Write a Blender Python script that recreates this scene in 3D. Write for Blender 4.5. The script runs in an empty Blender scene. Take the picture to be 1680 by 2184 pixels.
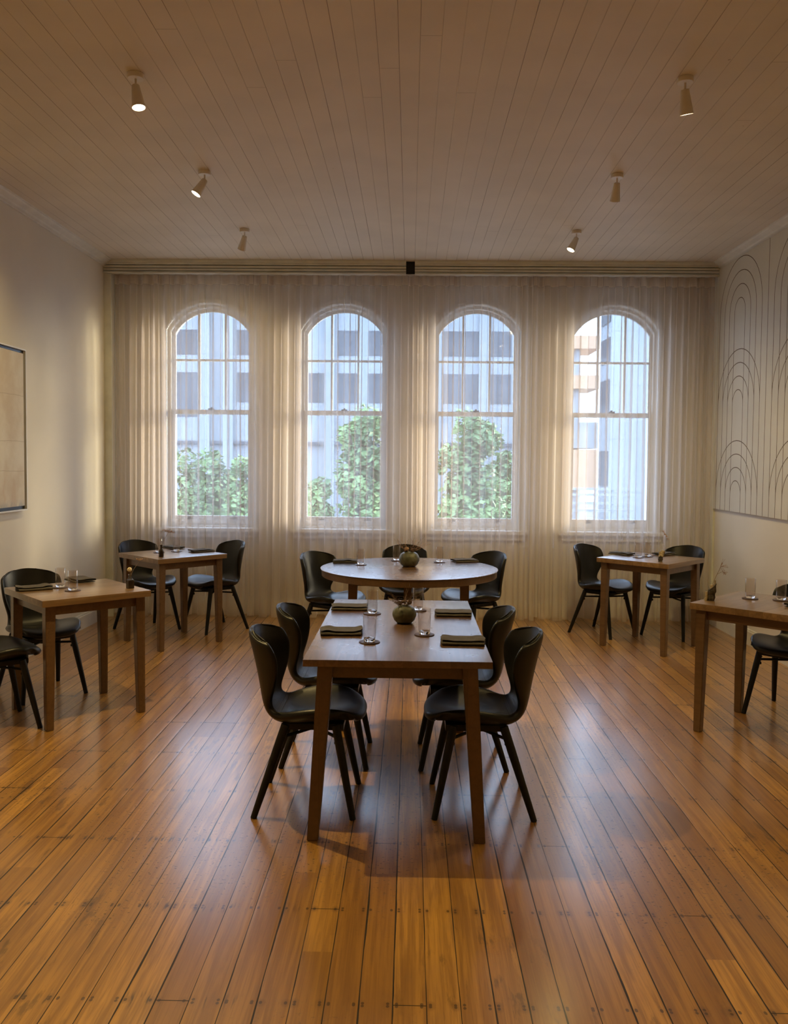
import bpy, bmesh, math, random
from mathutils import Vector, Matrix
PI = math.pi
S = bpy.context.scene
C = S.collection
random.seed(7)

# ------------------------------------------------------------------ camera, world, sun, exposure
CH = 1.55
cam_d = bpy.data.cameras.new('camera'); cam = bpy.data.objects.new('camera', cam_d); C.objects.link(cam)
YAW, PITCH, ROLL, FPX = 0.0187, 0.0447, 0.0094, 1805.81
fw = Vector((-math.sin(YAW)*math.cos(PITCH), math.cos(YAW)*math.cos(PITCH), -math.sin(PITCH)))
r0 = Vector((math.cos(YAW), math.sin(YAW), 0)); u0 = r0.cross(fw)
rt = math.cos(ROLL)*r0 + math.sin(ROLL)*u0; up = -math.sin(ROLL)*r0 + math.cos(ROLL)*u0
m = Matrix((rt, up, -fw)).transposed().to_4x4(); m.translation = (0, 0, CH); cam.matrix_world = m
cam_d.sensor_fit = 'VERTICAL'; cam_d.sensor_height = 36.0; cam_d.lens = 36.0*FPX/2184
cam_d.shift_y = -(1092-1063.17)/2184
cam_d.clip_start = 0.05; cam_d.clip_end = 500
S.camera = cam

W = bpy.data.worlds.new('sky'); S.world = W; W.use_nodes = True
wn = W.node_tree; wn.nodes.clear()
wo = wn.nodes.new('ShaderNodeOutputWorld'); wb = wn.nodes.new('ShaderNodeBackground')
wb.inputs[0].default_value = (0.56, 0.72, 1.0, 1); wb.inputs[1].default_value = 8.5
wn.links.new(wb.outputs[0], wo.inputs[0])

sd = bpy.data.lights.new('sun', 'SUN'); sun = bpy.data.objects.new('sun', sd); C.objects.link(sun)
sd.energy = 13.0; sd.angle = math.radians(16); sd.color = (1.0, 0.80, 0.50)
sdir = Vector((-1.36, -1.0, -0.26)).normalized()
sun.rotation_euler = sdir.to_track_quat('-Z', 'Y').to_euler(); sun.location = (10, 16, 6)

for _cx in (-2.008, -.666, .653, 2.004):          # sky portals in the four window openings
    _p = bpy.data.lights.new('window_portal', 'AREA'); _p.shape = 'RECTANGLE'; _p.size = .84; _p.size_y = 2.2; _p.cycles.is_portal = True
    _o = bpy.data.objects.new('window_portal', _p); C.objects.link(_o); _o.location = (_cx, 8.78, 1.98); _o.rotation_euler = (-math.pi/2, 0, 0)
SPOT_W = 100.0
SPOT_COL = (1.0, 0.735, 0.29)
S.view_settings.view_transform = 'Standard'; S.view_settings.look = 'None'
S.view_settings.exposure = 0.0; S.view_settings.gamma = 1.0; S.view_settings.use_curve_mapping = False
S.cycles.use_adaptive_sampling = True; S.cycles.adaptive_threshold = .018
S.cycles.max_bounces = 14; S.cycles.diffuse_bounces = 5; S.cycles.glossy_bounces = 4
S.cycles.transparent_max_bounces = 24; S.cycles.transmission_bounces = 10
S.cycles.use_denoising = True; S.cycles.sample_clamp_indirect = 6.0
S.cycles.caustics_reflective = False

# ------------------------------------------------------------------ node helpers
class V:
    """a socket (or number) with arithmetic"""
    def __init__(s, nt, k): s.nt, s.k = nt, k
    def _m(s, op, *a, clamp=False):
        n = s.nt.nodes.new('ShaderNodeMath'); n.operation = op; n.use_clamp = clamp
        for i, v in enumerate((s,)+a):
            v = v.k if isinstance(v, V) else v
            if isinstance(v, (int, float)): n.inputs[i].default_value = v
            else: s.nt.links.new(v, n.inputs[i])
        return V(s.nt, n.outputs[0])
    def __add__(s, o): return s._m('ADD', o)
    def __sub__(s, o): return s._m('SUBTRACT', o)
    def __mul__(s, o): return s._m('MULTIPLY', o)
    def __truediv__(s, o): return s._m('DIVIDE', o)
    def rsub(s, o): return V(s.nt, float(o))._m('SUBTRACT', s)
    def floor(s): return s._m('FLOOR')
    def fract(s): return s._m('FRACT')
    def abs(s): return s._m('ABSOLUTE')
    def max(s, o): return s._m('MAXIMUM', o)
    def min(s, o): return s._m('MINIMUM', o)
    def lt(s, o): return s._m('LESS_THAN', o)
    def gt(s, o): return s._m('GREATER_THAN', o)
    def ramp(s, a, b, c=0., d=1.):
        n = s.nt.nodes.new('ShaderNodeMapRange'); n.clamp = True
        n.interpolation_type = 'SMOOTHSTEP'
        s.nt.links.new(s.k, n.inputs[0])
        for i, v in enumerate((a, b, c, d)): n.inputs[i+1].default_value = v
        return V(s.nt, n.outputs[0])

class Mat:
    def __init__(s, name):
        s.m = bpy.data.materials.new(name); s.m.use_nodes = True; s.nt = s.m.node_tree
        s.nt.nodes.clear()
        s.out = s.nt.nodes.new('ShaderNodeOutputMaterial')
        s.b = s.nt.nodes.new('ShaderNodeBsdfPrincipled')
        s.nt.links.new(s.b.outputs[0], s.out.inputs[0])
        tc = s.nt.nodes.new('ShaderNodeTexCoord'); s.co = V(s.nt, tc.outputs['Object'])
        sp = s.nt.nodes.new('ShaderNodeSeparateXYZ'); s.nt.links.new(s.co.k, sp.inputs[0])
        s.x, s.y, s.z = (V(s.nt, sp.outputs[i]) for i in range(3))
    def num(s, v): return V(s.nt, float(v))
    def vec(s, x, y, z):
        n = s.nt.nodes.new('ShaderNodeCombineXYZ')
        for i, v in enumerate((x, y, z)):
            v = v.k if isinstance(v, V) else v
            if isinstance(v, (int, float)): n.inputs[i].default_value = v
            else: s.nt.links.new(v, n.inputs[i])
        return V(s.nt, n.outputs[0])
    def noise(s, vec=None, scale=5., detail=3., rough=.5, dist=0.):
        n = s.nt.nodes.new('ShaderNodeTexNoise')
        s.nt.links.new((vec or s.co).k, n.inputs['Vector'])
        n.inputs['Scale'].default_value = scale; n.inputs['Detail'].default_value = detail
        n.inputs['Roughness'].default_value = rough; n.inputs['Distortion'].default_value = dist
        return V(s.nt, n.outputs['Fac'])
    def white(s, vec):
        n = s.nt.nodes.new('ShaderNodeTexWhiteNoise'); n.noise_dimensions = '3D'
        s.nt.links.new(vec.k, n.inputs['Vector']); return V(s.nt, n.outputs['Value'])
    def mix(s, f, a, b, mode='MIX'):
        n = s.nt.nodes.new('ShaderNodeMix'); n.data_type = 'RGBA'; n.blend_type = mode
        for i, v in ((0, f), (6, a), (7, b)):
            v = v.k if isinstance(v, V) else v
            if isinstance(v, (int, float)): n.inputs[i].default_value = v
            elif isinstance(v, tuple): n.inputs[i].default_value = tuple(v)[:3]+(1,)
            else: s.nt.links.new(v, n.inputs[i])
        return V(s.nt, n.outputs[2])
    def set(s, name, v):
        i = s.b.inputs[name]; v = v.k if isinstance(v, V) else v
        if isinstance(v, tuple): i.default_value = tuple(v)[:3]+(1,)
        elif isinstance(v, (int, float)): i.default_value = v
        else: s.nt.links.new(v, i)
        return s
    def bump(s, h, strength=.3, dist=.01):
        n = s.nt.nodes.new('ShaderNodeBump'); n.inputs['Strength'].default_value = strength
        n.inputs['Distance'].default_value = dist
        s.nt.links.new(h.k, n.inputs['Height']); s.nt.links.new(n.outputs[0], s.b.inputs['Normal'])
        return s

def plain(name, col, rough=.5, var=.06, scale=6, bump=0., bscale=60, **kw):
    M = Mat(name)
    n = M.noise(scale=scale, detail=4)
    lo = tuple(c*(1-var*1.6) for c in col); hi = tuple(min(1, c*(1+var)) for c in col)
    M.set('Base Color', M.mix(n.ramp(.3, .7), lo, hi)).set('Roughness', rough)
    for k, v in kw.items(): M.set(k.replace('_', ' '), v)
    if bump: M.bump(M.noise(scale=bscale, detail=3), bump, .002)
    return M.m

# floor boards: width .0971 along Y, joists every .46 m
FW, FX = 0.0971, -0.0361
def floor_material():
    M = Mat('floor_boards')
    bx = (M.x - FX)/FW; bid = bx.floor(); fr = bx.fract()
    J = 0.51
    r1 = M.white(M.vec(bid, 3.3, 1.7)); r2 = M.white(M.vec(bid, 9.1, 4.2))
    yy = (M.y + .46)/J + (r1*9).floor()
    by = yy/9.; jid = by.floor(); jf = by.fract()
    rr = M.white(M.vec(bid, jid, 5.5)); rg = M.white(M.vec(bid, jid, 8.5))
    # grain stretched along the board
    off = M.vec(bid*3.17, jid*2.3, 0)
    gv = M.vec(M.x*26+bid*7.7, M.y*1.1+jid*3.1+rr*5, bid)
    g1 = M.noise(gv, 1.6, 5, .6, .6)
    gv2 = M.vec(M.x*170+bid*3, M.y*3.2, bid)
    g2 = M.noise(gv2, 1.0, 4, .6)
    base = M.mix(rr, (.33, .160, .030), (.63, .330, .072))
    base = M.mix(rg.gt(.80)*.55, base, (.24, .100, .026))
    base = M.mix(g1.ramp(.35, .65)*.65, base, (.20, .085, .022))
    base = M.mix(g2.ramp(.45, .75)*.45, base, (.16, .068, .02))
    # broad wear and dirt
    w1 = M.noise(M.vec(M.x*.9, M.y*.6, 0), 1.3, 4, .6)
    base = M.mix(w1.ramp(.42, .65)*.5, base, (.24, .118, .042))
    st = M.noise(M.vec(M.x*14, M.y*3.4, 4), 1.3, 5, .65)
    st2 = M.noise(M.vec(M.x*1.1, M.y*.8, 8), 1.0, 2)
    blot = st.ramp(.56, .66)*st2.ramp(.45, .60)
    base = M.mix(blot*.6, base, (.085, .045, .018))
    # dark fine dents
    dn = M.noise(M.vec(M.x*60, M.y*75, 2), 1.0, 3, .6)
    dm = M.noise(M.vec(M.x*.8, M.y*.7, 13), 1.0, 3)
    dents = dn.ramp(.60, .65)*dm.ramp(.47, .60)
    base = M.mix(dents*.75, base, (.05, .028, .014))
    # nail rows at each joist
    jy = yy.fract(); ny = ((jy-.5)).abs()*J            # nails on the middle of the joist cell
    nx = ((fr-.5).abs()-.37).abs()*FW
    jit = M.white(M.vec(bid, yy.floor(), 2.2))
    nd = ((ny-(jit*.008))*(ny-(jit*.008)) + nx*nx*1.6)
    nail = nd.lt(.0042**2*2)
    halo = nd.ramp(0.0, .0005, 1, 0)*M.white(M.vec(bid, yy.floor(), 7.7)).ramp(.3, 1)
    stv = M.noise(M.vec(M.x*85, M.y*9, 6), 1., 3)
    base = M.mix(halo*.4, base, (.13, .06, .022))
    longst = ny.ramp(.0, .055, 1, 0)*stv.ramp(.56, .66)*M.white(M.vec(bid, yy.floor(), 4.4)).gt(.45)
    lz = M.noise(M.vec(M.x*.45, M.y*.3, 31), 1.0, 2).ramp(.50, .62)
    base = M.mix(longst*lz*.8, base, (.045, .028, .018))
    base = M.mix(nail*.75, base, (.05, .026, .014))
    # seams
    wob = M.noise(M.vec(M.y*3, bid, 0), 1., 3)
    sw = (M.white(M.vec(bid, 1.1, 0))*.0018+.0014)*(wob.ramp(.3, .7)*.8+.5)
    edge = (fr.min(fr.rsub(1)))*FW
    e0 = fr*FW
    seam = e0.lt(sw*2.)
    jj = ((jf*9*J)-(.5*J)).abs().lt(.0017)
    dark = seam.max(jj)
    base = M.mix(dark, base, (.018, .009, .005))
    M.set('Base Color', base)
    rn = M.noise(M.vec(M.x*1.2, M.y*.7, 21), 1.5, 2)
    ro = rn.ramp(.2, .8, .30, .38)
    M.set('Roughness', ro.max(dents*.5).max(dark*.8))
    M.set('Specular IOR Level', .45).set('Coat Weight', .75).set('Coat Roughness', .19)
    h = (dark.rsub(1))*.8 + g2*.08 - dents*.5 + (edge.ramp(0, .012))*.35
    M.bump(h, .32, .004)
    return M.m

CW, CX = 0.0979, -0.4644
def ceiling_material():
    M = Mat('ceiling_boards')
    bx = (M.x - CX)/CW; bid = bx.floor(); fr = bx.fract()
    e = fr*CW; e2 = (fr.rsub(1))*CW
    r = M.white(M.vec(bid, 2.2, 6.1))
    wob = M.noise(M.vec(M.y*1.2, bid*3, 0), 1., 3)
    s = e.lt(.0028)*(r*.55+wob.ramp(.35, .7)*.45+.12)
    n = M.noise(scale=2.3, detail=4)
    col = M.mix(n.ramp(.3, .7), (.66, .60, .51), (.72, .655, .56))
    rr = M.white(M.vec(bid, 8.2, 3.1))
    jf = ((M.y + rr*4.6)/4.6).fract()
    jl = ((jf*4.6-2.3).abs()).lt(.002)*rr.gt(.45)
    col = M.mix(s.max(jl*.5), col, (.16, .10, .055))
    sp = M.noise(scale=24, detail=2).ramp(.79, .81)
    col = M.mix(sp*.6, col, (.2, .13, .07))
    M.set('Base Color', col).set('Roughness', .55)
    hh = e.ramp(0, .004)*e2.ramp(0, .003) + n*.1
    M.bump(hh, .5, .002)
    return M.m

def wood(name, dark, light, rough=.3, board=.12, axis='x', contrast=.5):
    """table timber: glued staves with their own tone, in the object's own coordinates"""
    M = Mat(name)
    a, b = (M.x, M.y) if axis == 'x' else (M.y, M.x)
    bx = (a + 3.017)/board; bid = bx.floor()
    r = M.white(M.vec(bid, 1.3, 2.2))
    g = M.noise(M.vec(a*34+bid*5, b*2.1+bid, M.z*34), 1.2, 5, .6, .8)
    g2 = M.noise(M.vec(a*190, b*6, M.z*190), 1., 4, .6)
    c = M.mix(r, dark, light)
    c = M.mix(g.ramp(.35, .7)*contrast, c, tuple(v*.5 for v in dark))
    c = M.mix(g2.ramp(.45, .8)*.15, c, tuple(v*.5 for v in dark))
    sm = bx.fract().lt(.006)
    c = M.mix(sm*.5, c, tuple(v*.35 for v in dark))
    M.set('Base Color', c)
    rn = M.noise(scale=9, detail=3)
    M.set('Roughness', rn.ramp(.3, .7, rough, rough+.03))
    M.set('Coat Weight', .7).set('Coat Roughness', .2)
    return M.m

MT = {}
MT['floor'] = floor_material(); MT['ceiling'] = ceiling_material()
MT['wall'] = plain('wall_paint', (.70, .66, .58), .7, .03, 1.3, .08, 160)
MT['wallback'] = plain('window_wall_paint', (.66, .66, .64), .6, .03, 1.3, .08, 160)
MT['trim'] = plain('trim_paint', (.70, .69, .64), .45, .04, 8, .05, 40)
MT['pelmet'] = plain('pelmet_paint', (.70, .71, .65), .45, .05, 8)
MT['sash'] = plain('sash_paint', (.74, .75, .76), .4, .03, 8)
MT['panel'] = plain('panel_paint', (.60, .575, .50), .55, .03, 2.5, .06, 120)
MT['groove'] = plain('groove_dark_brown', (.13, .085, .05), .8, .1, 20)  # the routed lines' own dark brown colour
MT['leather'] = plain('black_leather', (.006, .006, .006), .36, .2, 12, .25, 260, Specular_IOR_Level=.4)
MT['blackwood'] = plain('black_stained_wood', (.005, .005, .005), .5, .25, 30, Specular_IOR_Level=.35)
MT['blackmetal'] = plain('black_metal', (.012, .012, .012), .35, .1, 20, Metallic=.6)
MT['tabletop'] = wood('oiled_table_top', (.110, .058, .032), (.190, .104, .056), .27, .19, 'x')
MT['roundtop'] = wood('round_table_top', (.110, .058, .030), (.200, .108, .055), .25, .11, 'y')
MT['tableleg'] = wood('table_leg_timber', (.085, .042, .017), (.120, .060, .026), .45, .3, 'x', .4)
MT['smalltop'] = wood('small_table_top', (.20, .115, .055), (.33, .205, .105), .34, .075, 'y')
MT['smallleg'] = wood('small_table_leg_timber', (.130, .070, .034), (.175, .098, .048), .45, .3, 'x', .4)
MT['napkin'] = plain('brown_linen', (.082, .069, .055), .85, .12, 30, .5, 500)
MT['coaster'] = plain('brown_leather_coaster', (.065, .030, .022), .45, .15, 30, .2, 300)
MT['whitelamp'] = plain('white_lamp_enamel', (.72, .68, .62), .4, .02, 20)
MT['stem'] = plain('dried_stem', (.30, .22, .13), .8, .2, 40)
MT['drygreen'] = plain('dried_brown_sprig', (.16, .095, .07), .85, .3, 60)
MT['drypink'] = plain('dried_pinkish_blossom', (.42, .27, .19), .85, .2, 80)
MT['cream'] = plain('cream_petals', (.80, .70, .50), .8, .1, 60)
MT['bark'] = plain('dark_bark', (.075, .058, .040), .8, .45, 45, 1.0, 70)
MT['barklight'] = plain('pale_broken_bark', (.36, .29, .19), .85, .3, 60, 1.0, 80)
MT['brownglass'] = plain('dark_brown_glazed_bottle', (.030, .018, .014), .18, .2, 30)

def emission(name, col, st):
    M = Mat(name); M.nt.nodes.remove(M.b)
    e = M.nt.nodes.new('ShaderNodeEmission'); e.inputs[0].default_value = col+(1,); e.inputs[1].default_value = st
    M.nt.links.new(e.outputs[0], M.out.inputs[0]); return M.m
MT['bulb'] = emission('lit_lamp_lens', (1.0, .80, .52), 14.0)

def glaze():
    M = Mat('speckled_green_glaze')
    a = M.noise(scale=34, detail=4); b = M.noise(scale=190, detail=2); c_ = M.noise(scale=14, detail=3)
    c = M.mix(a.ramp(.35, .7), (.070, .075, .052), (.140, .140, .100))
    c = M.mix(c_.ramp(.55, .75)*.5, c, (.12, .085, .05))
    c = M.mix(b.ramp(.62, .72)*.6, c, (.05, .055, .035))
    M.set('Base Color', c).set('Roughness', .42); M.bump(b, .15, .001); return M.m
MT['glaze'] = glaze()

def glassy(name, col=(1, 1, 1), rough=0.0):
    M = Mat(name); M.set('Base Color', col).set('Roughness', rough).set('Transmission Weight', 1.0).set('IOR', 1.46)
    return M.m
MT['glass'] = glassy('tumbler_glass', (1.0, .99, .985))

def thin_glass():
    M = Mat('thin_tumbler_wall'); nt = M.nt; nt.nodes.remove(M.b)
    tr = nt.nodes.new('ShaderNodeBsdfTransparent'); tr.inputs[0].default_value = (.965, .945, .93, 1)
    gl = nt.nodes.new('ShaderNodeBsdfGlossy'); gl.inputs['Roughness'].default_value = .02
    lw = nt.nodes.new('ShaderNodeLayerWeight'); lw.inputs[0].default_value = .5
    fr = V(nt, lw.outputs['Facing']); fr = (fr*fr*fr)*.6+.05
    mx = nt.nodes.new('ShaderNodeMixShader'); nt.links.new(fr.k, mx.inputs[0])
    nt.links.new(tr.outputs[0], mx.inputs[1]); nt.links.new(gl.outputs[0], mx.inputs[2]); nt.links.new(mx.outputs[0], M.out.inputs[0])
    return M.m
MT['thinglass'] = thin_glass()
def pane_material():
    M = Mat('window_pane'); nt = M.nt; nt.nodes.remove(M.b)
    tr = nt.nodes.new('ShaderNodeBsdfTransparent'); tr.inputs[0].default_value = (.93, .96, .97, 1)
    gl = nt.nodes.new('ShaderNodeBsdfGlossy'); gl.inputs['Roughness'].default_value = .03
    mx = nt.nodes.new('ShaderNodeMixShader'); mx.inputs[0].default_value = .06
    nt.links.new(tr.outputs[0], mx.inputs[1]); nt.links.new(gl.outputs[0], mx.inputs[2]); nt.links.new(mx.outputs[0], M.out.inputs[0])
    return M.m
MT['pane'] = pane_material()

def sheer(name, alpha, col):
    """woven voile: open weave (lets light straight through) + threads that scatter both ways"""
    M = Mat(name); nt = M.nt; nt.nodes.remove(M.b)
    wv = M.noise(M.vec(M.x*3, M.y*3, M.z*.6), 6, 3)
    c = M.mix(wv.ramp(.3, .7), tuple(v*.98 for v in col), col)
    tr = nt.nodes.new('ShaderNodeBsdfTransparent')
    tl = nt.nodes.new('ShaderNodeBsdfTranslucent'); df = nt.nodes.new('ShaderNodeBsdfDiffuse')
    nt.links.new(c.k, tl.inputs[0]); nt.links.new(c.k, df.inputs[0])
    m1 = nt.nodes.new('ShaderNodeMixShader'); m1.inputs[0].default_value = .45
    nt.links.new(df.outputs[0], m1.inputs[1]); nt.links.new(tl.outputs[0], m1.inputs[2])
    m2 = nt.nodes.new('ShaderNodeMixShader')
    a = M.num(alpha)+0.
    lw = nt.nodes.new('ShaderNodeLayerWeight'); lw.inputs[0].default_value = .5      # yarns overlap more when the cloth is seen edge-on
    fc = V(nt, lw.outputs['Facing']); a = a + (a.rsub(1))*(fc*fc*fc)*.6
    nt.links.new(a.k, m2.inputs[0]); nt.links.new(tr.outputs[0], m2.inputs[1]); nt.links.new(m1.outputs[0], m2.inputs[2])
    nt.links.new(m2.outputs[0], M.out.inputs[0])
    return M.m
MT['sheer'] = sheer('sheer_voile', .36, (.82, .735, .685))
MT['header'] = sheer('curtain_header_tape', .75, (.74, .66, .58))

# ------------------------------------------------------------------ mesh helpers
def obj(name, bm, mat, parent=None, smooth=True, loc=None, mats=None):
    me = bpy.data.meshes.new(name); bm.normal_update(); bm.to_mesh(me); bm.free()
    for mm in (mats or [mat]): me.materials.append(mm)
    if smooth:
        for p in me.polygons: p.use_smooth = True
        try: me.set_sharp_from_angle(angle=math.radians(38))
        except Exception: pass
    o = bpy.data.objects.new(name, me); C.objects.link(o)
    if parent: o.parent = parent
    if loc: o.location = loc
    return o
def thing(name, label, cat, loc=(0, 0, 0), rz=0, group=None):
    o = bpy.data.objects.new(name, None); C.objects.link(o); o.empty_display_size = .1
    o.location = loc; o.rotation_euler = (0, 0, rz); o['label'] = label; o['category'] = cat
    if group: o['group'] = group
    return o
def tag(o, label, cat, group=None, kind=None):
    o['label'] = label; o['category'] = cat
    if group: o['group'] = group
    if kind: o['kind'] = kind
    return o
def struct(o, label=None):
    o['kind'] = 'structure'
    if label: o['label'] = label
    return o
def dup(root, loc, rz, label, group=None):
    r = root.copy(); C.objects.link(r); r.location = loc; r.rotation_euler = (0, 0, rz); r['label'] = label
    if group: r['group'] = group
    for ch in list(root.children):
        c = ch.copy(); C.objects.link(c); c.parent = r
        for g in list(ch.children):
            d = g.copy(); C.objects.link(d); d.parent = c
    return r
def box(bm, x0, x1, y0, y1, z0, z1, bev=0., mi=0):
    t = bmesh.new()
    vs = [t.verts.new((x, y, z)) for x in (x0, x1) for y in (y0, y1) for z in (z0, z1)]
    for f in ((0, 1, 3, 2), (4, 6, 7, 5), (0, 4, 5, 1), (2, 3, 7, 6), (0, 2, 6, 4), (1, 5, 7, 3)):
        t.faces.new([vs[i] for i in f])
    if bev: bmesh.ops.bevel(t, geom=list(t.edges), offset=bev, segments=2, affect='EDGES', profile=.7)
    merge(bm, t, mi)
def merge(bm, t, mi=0, mat=None):
    if mat is not None: bmesh.ops.transform(t, matrix=mat, verts=t.verts)
    me = bpy.data.meshes.new('tmp'); t.to_mesh(me); t.free()
    n = len(bm.faces); bm.from_mesh(me); bpy.data.meshes.remove(me)
    bm.faces.ensure_lookup_table()
    for f in bm.faces[n:]: f.material_index = mi
def tube(bm, pts, rads, seg=8, cap=True, mi=0, sq=1.0):
    pts = [Vector(p) for p in pts]
    if not hasattr(rads, '__len__'): rads = [rads]*len(pts)
    rings = []; ref = None
    for i, p in enumerate(pts):
        d = (pts[min(i+1, len(pts)-1)]-pts[max(i-1, 0)]).normalized()
        if ref is None: ref = Vector((1, 0, 0)) if abs(d.x) < .8 else Vector((0, 1, 0))
        a = d.cross(ref).normalized(); b = d.cross(a).normalized(); ref = b.cross(d) if False else ref
        rings.append([bm.verts.new(p+rads[i]*(math.cos(2*PI*k/seg)*a+sq*math.sin(2*PI*k/seg)*b)) for k in range(seg)])
    for i in range(len(rings)-1):
        for k in range(seg):
            f = bm.faces.new((rings[i][k], rings[i][(k+1) % seg], rings[i+1][(k+1) % seg], rings[i+1][k])); f.material_index = mi
    if cap:
        f = bm.faces.new(rings[0][::-1]); f.material_index = mi
        f = bm.faces.new(rings[-1]); f.material_index = mi
def lathe(bm, prof, seg=32, mi=0, wob=None, c=(0, 0, 0)):
    rings = []
    for j, (r, z) in enumerate(prof):
        if r < 1e-6: rings.append([bm.verts.new((c[0], c[1], c[2]+z))])
        else:
            rg = []
            for k in range(seg):
                a = 2*PI*k/seg; q = r*(1+(wob(a, z) if wob else 0))
                rg.append(bm.verts.new((c[0]+q*math.cos(a), c[1]+q*math.sin(a), c[2]+z)))
            rings.append(rg)
    for a, b in zip(rings[:-1], rings[1:]):
        for k in range(seg):
            k2 = (k+1) % seg
            if len(a) == 1 and len(b) == 1: continue
            if len(a) == 1: vs = (a[0], b[k2], b[k])
            elif len(b) == 1: vs = (a[k], a[k2], b[0])
            else: vs = (a[k], a[k2], b[k2], b[k])
            f = bm.faces.new(vs); f.material_index = mi
def plate(outline, holes, thick, mapf):
    """flat plate with holes, outline in (u,v); thickness along w; mapf(u,v,w)->xyz. Returns bmesh"""
    cu = bpy.data.curves.new('tmpc', 'CURVE'); cu.dimensions = '2D'; cu.fill_mode = 'BOTH'; cu.extrude = thick/2
    for lp in [outline]+holes:
        sp = cu.splines.new('POLY'); sp.points.add(len(lp)-1); sp.use_cyclic_u = True
        for p, (u, v) in zip(sp.points, lp): p.co = (u, v, 0, 1)
    o = bpy.data.objects.new('tmpo', cu)
    me = bpy.data.meshes.new_from_object(o)
    bm = bmesh.new(); bm.from_mesh(me)
    bpy.data.objects.remove(o); bpy.data.curves.remove(cu); bpy.data.meshes.remove(me)
    for v in bm.verts: v.co = Vector(mapf(v.co.x, v.co.y, v.co.z+thick/2))
    bmesh.ops.remove_doubles(bm, verts=bm.verts, dist=1e-5)
    bmesh.ops.recalc_face_normals(bm, faces=bm.faces)
    return bm
def arch_pts(cx, hw, z0, zs, rise, n=22):
    R = (hw*hw+rise*rise)/(2*rise); zc = zs+rise-R; a0 = math.asin(min(1, hw/R))
    pts = [(cx-hw, z0), (cx+hw, z0)]
    for i in range(n+1):
        a = a0-2*a0*i/n
        pts.append((cx+R*math.sin(a), zc+R*math.cos(a)))
    return pts
def arch_z(x, hw, zs, rise):
    R = (hw*hw+rise*rise)/(2*rise); return zs+rise-R+math.sqrt(max(0, R*R-x*x))

# ------------------------------------------------------------------ room shell
XL, XR, YB, YF, CZ = -2.96, 2.925, 8.45, -3.0, 3.45
bm = bmesh.new(); box(bm, XL-.2, XR+.2, YF-.2, YB+.35, -.12, 0); struct(obj('floor', bm, MT['floor'], smooth=False), 'worn honey-coloured timber floorboards')
bm = bmesh.new(); box(bm, XL-.2, XR+.2, YF-.2, YB+.35, CZ, CZ+.12); struct(obj('ceiling', bm, MT['ceiling'], smooth=False), 'painted tongue and groove board ceiling')
bm = bmesh.new(); box(bm, XL-.2, XL, YF, YB+.35, 0, CZ); struct(obj('wall_left', bm, MT['wall'], smooth=False))
bm = bmesh.new(); box(bm, XR, XR+.2, YF, YB+.35, 0, CZ); struct(obj('wall_right', bm, MT['wall'], smooth=False))
bm = bmesh.new(); box(bm, XL-.2, XR+.2, YF-.2, YF, 0, CZ); struct(obj('wall_front', bm, MT['wall'], smooth=False))
WC = [-2.008, -.666, .653, 2.004]
holes = [arch_pts(c, .425, .86, 2.83, .26) for c in WC]
bm = plate([(XL, 0), (XR, 0), (XR, CZ), (XL, CZ)], holes, .35, lambda u, v, w: (u, YB+w, v))
struct(obj('wall_back', bm, MT['wallback'], smooth=False))

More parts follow.
